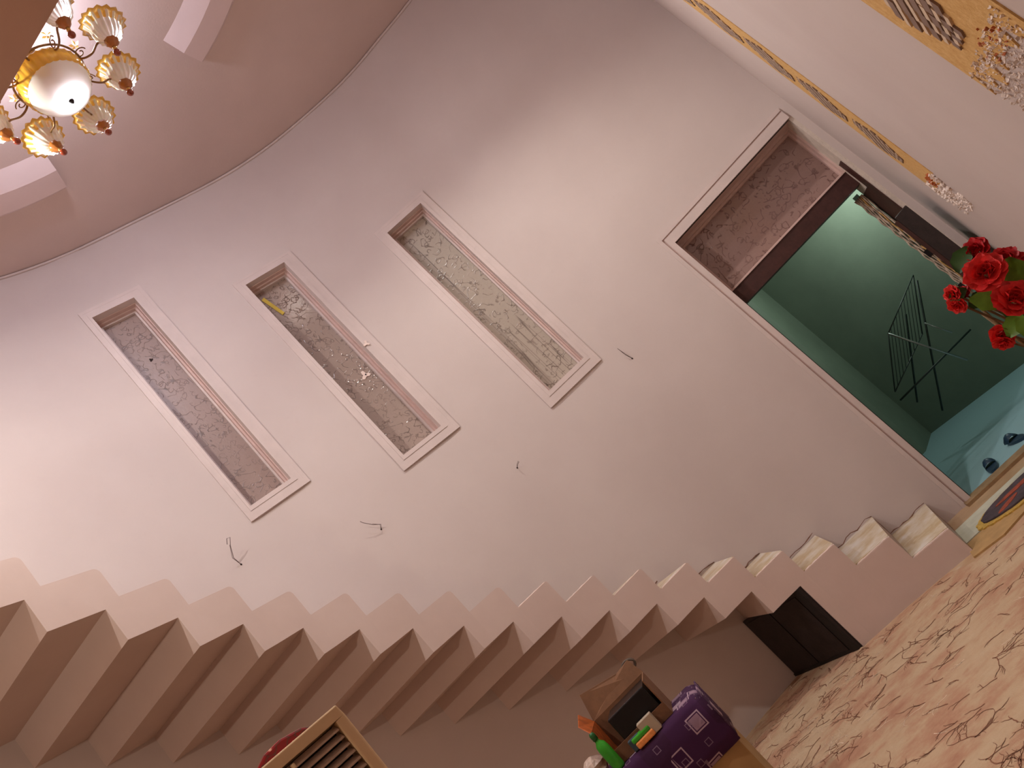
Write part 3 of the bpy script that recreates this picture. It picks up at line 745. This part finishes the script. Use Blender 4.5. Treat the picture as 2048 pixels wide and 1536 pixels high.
roses = [(27.1, -2.0, 2.05, 0.62, ROSED, (-.5, -.7, .6)), (26.5, -3.3, 1.92, 0.82, ROSE, (-.3, -.9, .5)), (27.7, -3.6, 2.0, .72, ROSED, (.1, -.8, .6)),
         (26.4, -5.6, 1.9, 0.80, ROSE, (.1, -1, .3)), (24.3, -2.9, 2.0, .42, ROSE, (-.8, -.4, .4)), (24.0, -3.6, 2.0, .42, ROSE, (-.9, -.5, -.1)), (24.75, -3.3, 2.02, .36, ROSED, (-.3, -.6, .8)),
         (24.3, -6.7, 1.98, .5, ROSE, (-.7, -.6, -.2)), (23.95, -7.1, 1.98, .42, ROSE, (-.7, -.4, -.5))]
top = VB+Vector((0, 0, .88))
for i, (az_, el_, d_, s_, mt, dr) in enumerate(roses):
    p_ = polar(az_, el_, d_); dv = Vector(dr).normalized()
    br = build('stem', MB().tube([top+Vector((.01*math.cos(i), .01*math.sin(i), 0)), top.lerp(p_, .5)+Vector((0, 0, .02)), p_-dv*.02*s_, p_], [.004, .003, .0025, .003], 6), STEMM, bouquet)
    build('bloom', tmb(rose_mesh(20+i), orient(p_-dv*.01*s_, dv, s_*.88)), mt, br)
def leaf_mesh(L, W_):
    mb = MB(); vs = []
    for i in range(7):
        t = i/6; wd = W_*math.sin(PI*min(.999, t*.92+.05))**.8*(1+.08*(-1)**i)
        for j in range(3): u = j-1; vs.append((t*L, u*wd, .10*L*abs(u)+.12*L*math.sin(PI*t)))
    return mb.add(vs, [(i*3+j, i*3+j+1, (i+1)*3+j+1, (i+1)*3+j) for i in range(6) for j in range(2)], True)
rnd = random.Random(5)
leaves = [(25.5, -4.5, 1.97, LEAFG, .07), (25.9, -4.9, 1.97, LEAFD, .06), (27.6, -4.9, 1.95, LEAFG, .09), (25.2, -6.8, 1.97, LEAFG, .055), (25.7, -7.3, 1.95, LEAFG, .06), (26.3, -1.9, 2.06, LEAFD, .06),
          (24.55, -3.2, 2.0, LEAFD, .04), (24.9, -4.1, 2.02, LEAFD, .045), (25.1, -4.2, 2.04, LEAFD, .04), (26.0, -6.4, 1.98, LEAFD, .07), (26.9, -3.1, 2.0, LEAFD, .05)]
for i, (az_, el_, d_, mt, L) in enumerate(leaves):
    p_ = polar(az_, el_, d_); a_ = rnd.uniform(0, 6.28)
    Mx = Matrix.Translation(p_) @ Matrix.Rotation(math.radians(-az_), 4, 'Z') @ Matrix.Rotation(a_, 4, 'Y') @ Matrix.Rotation(PI/2-.4, 4, 'X') @ Matrix.Translation((-L/2, 0, 0))
    build('leaf', tmb(leaf_mesh(L, L*.38), Mx), mt, bouquet)
# bare twigs
for i, (a0, e0, a1, e1) in enumerate([(25.1, -3.2, 25.2, -8.5), (24.9, -2.6, 24.7, -9.2), (25.3, -5.0, 25.4, -9.5), (24.5, -5.0, 25.0, -9.6)]):
    p0, p1 = polar(a0, e0, 2.08), polar(a1, e1, 2.03)
    build('twig', MB().tube([p0, p0.lerp(p1, .5)+Vector((.006*(-1)**i, 0, 0)), p1], [.002, .004, .004], 5), STEMM, bouquet)

# ------------------------------------------------------------------ chandelier
CH = Vector((-.458, 2.679, 4.3))
ch = tag(empty('chandelier', CH), 'brass chandelier with scalloped amber-rimmed glass shades around a frosted bowl', 'chandelier')
build('rod', MB().tube([(0, 0, 1.53), (0, 0, .30)], .010, 8), BRASS, ch, raw=True)
build('canopy', MB().lathe([(.001, 1.55), (.07, 1.55), (.06, 1.51), (.012, 1.48), (.001, 1.48)], 20), BRASS, ch, raw=True)
build('column', MB().lathe([(.001, .36), (.02, .35), (.035, .30), (.018, .26), (.03, .22), (.045, .18), (.02, .14), (.001, .13)], 20), GOLD, ch, raw=True)
BR = .138
bz = .04
bowl = build('bowl', MB().lathe([(BR*.98, bz+.05)]+[(BR*math.cos(a), bz+.03-.115*math.sin(a)) for a in np.linspace(0, PI/2-.08, 10)]+[(.002, bz-.085)], 48), FROST, ch, raw=True)
build('ribbed_collar', MB().lathe([(BR*1.0, bz+.085), (BR*1.06, bz+.07), (BR*1.05, bz+.03), (BR*1.0, bz+.008), (BR*.97, bz+.0)], 96, wob=lambda j, t: 1+.018*math.cos(t*32)), AMBERG, bowl, raw=True)
build('finial', MB().lathe([(.001, bz-.083), (.012, bz-.085), (.008, bz-.095), (.005, bz-.10), (.001, bz-.103)], 12), BLACKP, bowl, raw=True)
build('ring', MB().tube([(BR*1.10*math.cos(a), BR*1.10*math.sin(a), bz+.085) for a in np.linspace(0, 2*PI, 49)], .005, 6), BRASS, ch, raw=True)
# pieces of one arm built once, then copied round
def arm_parts():
    R0 = .283
    pts_ = [(.12+.0, 0, bz+.10), (.155, 0, bz+.045), (.20, 0, bz+.03), (.24, 0, bz+.05), (.262, 0, bz+.015+.03), (R0, 0, bz+.0+.015)]
    pts_ = [tuple(v) for v in catmull([Vector(p_) for p_ in pts_], 6)]
    arm = MB().tube(pts_, .0045, 7)
    scroll = MB().tube([(.165+.028*(1-t*.09)*math.cos(t), 0, bz+.075+.028*(1-t*.09)*math.sin(t)) for t in np.linspace(0, 7.5, 26)], .0028, 5)
    T = Matrix.Translation((R0, 0, 0)) @ Matrix.Rotation(math.radians(14), 4, 'Y')
    shade = MB().lathe([(.018, .052), (.034, .058), (.050, .075), (.058, .10), (.062, .125), (.078, .150)], 64, T, wob=lambda j, t: 1+(.03+.012*j)*math.cos(t*16))
    rim = MB().lathe([(.0625, .126), (.079, .151), (.090, .160), (.094, .157)], 64, T, wob=lambda j, t: 1+.065*(1 if j > 1 else .6)*math.cos(t*16)*(1 if j else .9))
    holder = MB().lathe([(.009, .018), (.014, .024), (.025, .038), (.030, .052), (.024, .056), (.001, .056)], 24, T, wob=lambda j, t: 1+.06*math.cos(t*8))
    stemp = MB().lathe([(.001, .002), (.008, .002), (.009, .012), (.008, .022), (.001, .024)], 14, T)
    ball = MB().lathe([(.001, -.030)]+[(.0155*math.cos(a), -.014+.0155*math.sin(a)) for a in np.linspace(-1.4, 1.4, 8)]+[(.001, .003)], 16, T)
    petals = MB()
    for k in range(5):
        a = 2*PI*k/5; petals.add([(.17+.002*math.cos(a), 0, bz+.12), (.17+.016*math.cos(a-.5), .016*math.sin(a-.5), bz+.125), (.17+.024*math.cos(a), .024*math.sin(a), bz+.13), (.17+.016*math.cos(a+.5), .016*math.sin(a+.5), bz+.125)], [(0, 1, 2, 3)])
    return [('arm', arm, BRASS), ('scroll', scroll, BRASS), ('shade', shade, FROST), ('shade_rim', rim, AMBERG), ('holder', holder, HOLDER), ('stem', stemp, GOLD), ('ball_finial', ball, REDBALL), ('flower', petals, AMBERG)]
parts = arm_parts(); proto = None
for k in range(8):
    ang = 5.5724+k*2*PI/8
    if proto is None:
        proto = build(*parts[0], ch, raw=True); subs = [build(*p_, proto, raw=True) for p_ in parts[1:]]
        proto.rotation_euler = (0, 0, ang)
    else:
        a_ = proto.copy(); COL.objects.link(a_); a_.parent = ch; a_.rotation_euler = (0, 0, ang)
        for sb in subs: c_ = sb.copy(); COL.objects.link(c_); c_.parent = a_
# glowing lamps that light the two zones
cl_ = tag(empty('ceiling_light', (COOL_POS[0], COOL_POS[1], H)), 'bright white round lamp on the ceiling behind the chandelier', 'lamp')
build('base', MB().lathe([(.001, -.001), (.28, -.001), (.28, -.03), (.001, -.03)], 32), PINK_TRIM, cl_, raw=True)
build('diffuser', MB().lathe([(.27, -.03), (.27, -.045)]+[(.27*math.cos(a), -.045-.05*math.sin(a)) for a in np.linspace(.1, PI/2, 6)], 32), emit('cool_diffuser', (.92, .93, 1.0), 14), cl_, raw=True)

sp = tag(empty('ceiling_spot', (.82, 4.10, H-.06)), 'small round warm spotlight set in the hanging ceiling ring to the right of the chandelier', 'lamp')
build('bezel', MB().lathe([(.001, 0), (.055, 0), (.05, -.02), (.035, -.02), (.001, -.012)], 24), MOULD, sp, raw=True)
build('lens', MB().lathe([(.001, -.0125), (.034, -.021), (.02, -.028), (.001, -.03)], 20), emit('spot_lens', (1.0, .9, .8), 160), sp, raw=True)

# ------------------------------------------------------------------ air cooler, lower left
CA, CB = Vector((-1.07, 2.40)), Vector((-1.56, 1.93)); cu = (CB-CA).normalized(); cn = Vector((-cu.y, cu.x))
if cn.dot(CA) < 0: cn = -cn
CT = 1.643
cool = tag(empty('air_cooler', ((CA+CB)/2+cn*.2).to_3d()), 'cream upright air cooler with grey horizontal louvres at the lower left edge', 'air cooler')
def cbox(u0, u1, z0, z1, d0, d1):
    q = [CA+cu*u0+cn*d0, CA+cu*u1+cn*d0, CA+cu*u1+cn*d1, CA+cu*u0+cn*d1]; return MB().prism(q, z0, z1)
CWD = (CB-CA).length
body = MB(); build('cabinet', cbox(.0, CWD, .35, CT-.006, .07, .42), CREAM, cool, bevel=.01)
fr = MB()
def cb(u0, u1, z0, z1, d0, d1, mb):
    q = [CA+cu*u0+cn*d0, CA+cu*u1+cn*d0, CA+cu*u1+cn*d1, CA+cu*u0+cn*d1]; return mb.prism(q, z0, z1)
zg0 = CT-.045-.178
build('frame', MB().add([], []) if False else cb(0, CWD, CT-.038, CT, 0, .08, cb(0, .034, .35, CT-.038, 0, .08, cb(CWD-.034, CWD, .35, CT-.038, 0, .08, MB()))), CREAM, cool, bevel=.005)
build('lower_panel', cbox(.034, CWD-.034, .37, zg0, .012, .07), CREAM, cool, bevel=.004)
build('grille_back', cbox(.03, CWD-.03, zg0, CT-.038, .060, .069), INSIDE, cool)
for k in range(7):
    z = CT-.050-k*.0258
    A0 = [CA+cu*.036+cn*.008, CA+cu*.036+cn*.030]; A1_ = [p_+cu*(CWD-.072) for p_ in A0]
    lo_ = [(A0[0].x, A0[0].y, z-.015), (A0[1].x, A0[1].y, z+.003), (A0[1].x, A0[1].y, z+.007), (A0[0].x, A0[0].y, z-.009)]
    hi_ = [(A1_[0].x, A1_[0].y, z-.015), (A1_[1].x, A1_[1].y, z+.003), (A1_[1].x, A1_[1].y, z+.007), (A1_[0].x, A1_[0].y, z-.009)]
    build('louvre', MB().loft(lo_, hi_), SLAT, cool)
    if k < 6:
        q = CA+cu*(.20+.004*k)+cn*.004
        build('clip', MB().box((q.x, q.y, z-.006), (.010, .010, .014)), CREAM, cool)
for u_, d_ in ((.02, .1), (CWD-.04, .1), (.02, .38), (CWD-.04, .38)):
    build('leg', cbox(u_, u_+.025, .011, .35, d_-.012, d_+.012), BLACKP, cool)
q = CA+cu*.15+cn*.19
pk = MB(); pr_ = [(-.10, 0), (.10, 0), (.105, .03), (.06, .062), (.0, .070), (-.07, .05), (-.105, .02)]
def pkv(s, z, d): w_ = q+cu*s+cn*d; return (w_.x, w_.y, CT-.004+z*.72)
pk.loft([pkv(s, z, -.06) for s, z in pr_], [pkv(s*.95, z*1.05, .07) for s, z in pr_])
tag(build('red_packet', pk, REDP, bevel=.008), 'crumpled red printed plastic packet lying on top of the air cooler', 'packet')
pk2 = MB(); vs = []
for i in range(9):
    t = PI*i/8
    for j in range(3): vs.append(pkv(-.02+.09*math.cos(t), .0+.10*math.sin(t), .10+j*.05))
pk2.add(vs, [(i*3+j, i*3+j+1, (i+1)*3+j+1, (i+1)*3+j) for i in range(8) for j in range(2)], True)
tag(build('clear_bag', pk2, CLEAR), 'thin clear plastic bag standing behind the red packet on the cooler', 'bag')

# ------------------------------------------------------------------ covered table with clutter
TR = polar(-6.15, 0, 3.68); TL = polar(-15.4, 0, 3.78); tu = (TL-TR).xy.normalized(); tn = Vector((-tu.y, tu.x))
if tn.dot(TR.xy) < 0: tn = -tn
TW = (TL-TR).xy.length; TZ = .725; t0 = TR.xy
def tb(u0, u1, z0, z1, d0, d1, mb=None):
    q = [t0+tu*u0+tn*d0, t0+tu*u1+tn*d0, t0+tu*u1+tn*d1, t0+tu*u0+tn*d1]; return (mb or MB()).prism(q, z0, z1)
tab = tag(empty('side_table', (t0+tu*TW/2+tn*.25).to_3d()), 'tan wooden table under the patterned purple cloth, against the wall below the stairs', 'table')
build('top', tb(.01, TW, TZ-.03, TZ-.006, .01, .32), TAN, tab)
build('front_panel', tb(.0, TW, .05, TZ-.24, -.004, .012), TAN, tab)
build('side_panel', tb(.0, .018, .05, TZ-.03, .012, .32), TAN, tab)
build('side_panel', tb(TW-.018, TW, .05, TZ-.03, .012, .32), TAN, tab)
for u_, d_ in ((.02, .03), (TW-.06, .03), (.02, .26), (TW-.06, .26)): build('leg', tb(u_, u_+.04, .011, .05, d_, d_+.04), TAN, tab)
# cloth: top sheet with rounded hanging front
cm = MB(); N1, vs = 26, []
prof_ = [(.32, TZ), (.2, TZ+.001), (.03, TZ), (.006, TZ-.004), (-.010, TZ-.022), (-.014, TZ-.10), (-.016, TZ-.18), (-.014, TZ-.235)]
for i in range(N1+1):
    u_ = -.012+(TW+.02)*i/N1
    for j, (d_, z_) in enumerate(prof_):
        wv = .005*math.sin(i*1.1)*max(0, j-3)/4; q = t0+tu*u_+tn*(d_-wv)
        zz = z_-(.03*max(0, 1-i/1.5) if j < 4 else 0)
        vs.append((q.x, q.y, zz))
K_ = len(prof_)
cm.add(vs, [(i*K_+j, i*K_+j+1, (i+1)*K_+j+1, (i+1)*K_+j) for i in range(N1) for j in range(K_-1)], True)
vs = []
for d_ in np.linspace(-.014, .32, 8):
    for z_ in (TZ-.002, TZ-.1, TZ-.22): q = t0+tu*(-.014)+tn*float(d_); vs.append((q.x, q.y, z_))
cm.add(vs, [(i*3+j, i*3+j+1, (i+1)*3+j+1, (i+1)*3+j) for i in range(7) for j in range(2)], True)
cl2 = build('tablecloth', cm, PURPLE); md = cl2.modifiers.new('thick', 'SOLIDIFY'); md.thickness = .006; md.offset = 1
tag(cl2, 'purple tablecloth printed with pale squares, hanging over the table front', 'tablecloth')
# open cardboard box
bu0, bu1, bd0, bd1, bz0, bz1 = .13, .46, .06, .30, TZ+.008, TZ+.19
g = tag(empty('cardboard_box', (t0+tu*.3+tn*.23).to_3d()+Vector((0, 0, bz0))), 'open brown cardboard box with orange printed sides on the covered table', 'box')
build('side', tb(bu0, bu1, bz0, bz1, bd1-.006, bd1), CARD, g); build('side', tb(bu1-.006, bu1, bz0, bz1, bd0, bd1-.006), CARDP, g)
build('side', tb(bu0, bu0+.006, bz0, bz1, bd0, bd1-.006), CARD, g); build('side', tb(bu0+.006, bu1-.006, bz0, bz1-.12, bd0, bd0+.006), CARD, g)
build('bottom', tb(bu0+.006, bu1-.006, bz0, bz0+.006, bd0+.006, bd1-.006), CARD, g)
def tp(u_, d_, z_): q = t0+tu*u_+tn*d_; return (q.x, q.y, z_)
fl = [tp(bu0, bd1, bz1), tp(bu1, bd1, bz1), tp(bu1-.03, bd1+.03, bz1+.125), tp(bu0+.10, bd1+.035, bz1+.075), tp(bu0+.02, bd1+.03, bz1+.085)]
build('flap', MB().loft(fl, [tuple(Vector(v)+Vector((0, .004, 0))) for v in fl]), CARD, g)
fl = [tp(bu1, bd0, bz1), tp(bu1, bd1, bz1), tp(bu1+.035, bd1, bz1+.07), tp(bu1+.03, bd0+.04, bz1+.05)]
build('flap', MB().loft(fl, [tuple(Vector(v)+Vector((.004, 0, 0))) for v in fl]), CARDP, g)
tag(build('black_case', tb(.15, .37, TZ+.02, TZ+.175, .075, .28), BLACKP, bevel=.006), 'glossy black case standing inside the open cardboard box', 'case')
tag(build('cable_coil', MB().tube([tp(.17+.035*math.cos(t)*(1+.1*math.sin(t*2.3)), .37+.002*t, TZ+.245+.028*math.sin(t)) for t in np.linspace(0, 12, 44)], .005, 6), simple('grey_cable', (88, 74, 62), .5, .1)), 'coiled grey cable hooked over the cardboard box flap', 'cable')
tag(build('white_carton', tb(.20, .28, TZ+.008, TZ+.085, .005, .05), WHITEC, bevel=.003), 'small white carton in front of the cardboard box on the purple cloth', 'carton')
tag(build('striped_packet', tb(.235, .335, TZ+.008, TZ+.036, -.005, .045), ORANGEP, bevel=.006), 'orange packet lying at the front edge of the purple cloth', 'packet')
tag(build('green_packet', tb(.24, .34, TZ+.037, TZ+.058, .0, .05), GREENB, bevel=.006), 'green packet lying on the orange packet', 'packet')
tag(build('blue_packet', tb(.30, .36, TZ+.008, TZ+.06, .02, .05), BLUEP, bevel=.004), 'dull blue packet standing just left of the white carton', 'packet')
bp = Vector(tp(.455, .04, TZ+.008))
bot = tag(empty('spray_bottle', bp), 'green plastic bottle with dark cap at the left end of the table', 'bottle')
build('body', MB().lathe([(.001, 0), (.026, 0), (.028, .01), (.028, .10), (.024, .125), (.012, .14), (.011, .15), (.001, .15)], 20), GREENB, bot, raw=True)
build('cap', MB().lathe([(.001, .15), (.014, .15), (.014, .175), (.009, .185), (.001, .186)], 16), GREENB2, bot, raw=True)
bg = MB(); vs = []; rnd = random.Random(3); cpt = Vector(tp(.56, .12, TZ+.06))
for i in range(7):
    for j in range(10):
        a = 2*PI*j/10; r_ = .062*math.sin(PI*(i+.6)/7.4)*(1+rnd.uniform(-.2, .2)); vs.append(cpt+Vector((r_*math.cos(a), r_*math.sin(a), -.052+.018*i)))
bg.add(vs, [(i*10+j, i*10+(j+1) % 10, (i+1)*10+(j+1) % 10, (i+1)*10+j) for i in range(6) for j in range(10)]+[tuple(range(10))[::-1], tuple(range(60, 70))], False)
tag(build('white_bag', bg, simple('pinkish_white_plastic', (196, 172, 158), .5, .25, 60)), 'crumpled whitish plastic bag left of the green bottle', 'bag')
# pendant lamp with opaque tilted reflector
bl = tag(empty('pendant_lamp', WARM_POS), 'warm bulb under a tilted metal reflector hanging high on a cord', 'lamp')
build('cord', MB().tube([(0, 0, .12), (0, 0, H-WARM_POS[2])], .004, 6), BLACKP, bl, raw=True)
TL_ = Vector((.15, 0, 1)).normalized().to_track_quat('Z', 'Y').to_matrix().to_4x4()
build('reflector', MB().lathe([(.001, .125), (.03, .12), (.06, .105), (.152, .014), (.150, .010), (.058, .098), (.001, .11)], 32, TL_), SILVER, bl, raw=True)
build('bulb', MB().lathe([(.012, .10), (.014, .04)]+[(.028*math.cos(a), -.0-.028*math.sin(a)) for a in np.linspace(-.9, PI/2, 8)], 20), emit('warm_bulb_glass', (1.0, .80, .55), 10), bl, raw=True)
b2 = tag(empty('soffit_fill_bulb', (LOW_POS[0], LOW_POS[1], 3.30)), 'small warm bulb added out of view under the upper slab to brighten the soffits', 'lamp')  # made-up fixture for the low fill lamp, out of view
build('holder', MB().lathe([(.001, 0), (.04, 0), (.03, -.05), (.03, -.14), (.001, -.14)], 16), BLACKP, b2, raw=True)
dz = LOW_POS[2]-3.30
build('cord', MB().tube([(0, 0, -.14), (0, 0, dz+.12)], .004, 6), BLACKP, b2, raw=True)
build('socket', MB().lathe([(.001, dz+.13), (.018, dz+.12), (.02, dz+.06), (.001, dz+.06)], 16), BLACKP, b2, raw=True)
build('bulb', MB().lathe([(.014, dz+.06), (.02, dz+.03)]+[(.03*math.cos(a), dz-.03*math.sin(a)) for a in np.linspace(-.9, PI/2, 8)], 20), emit('small_bulb_glass', (1.0, .80, .55), 10), b2, raw=True)
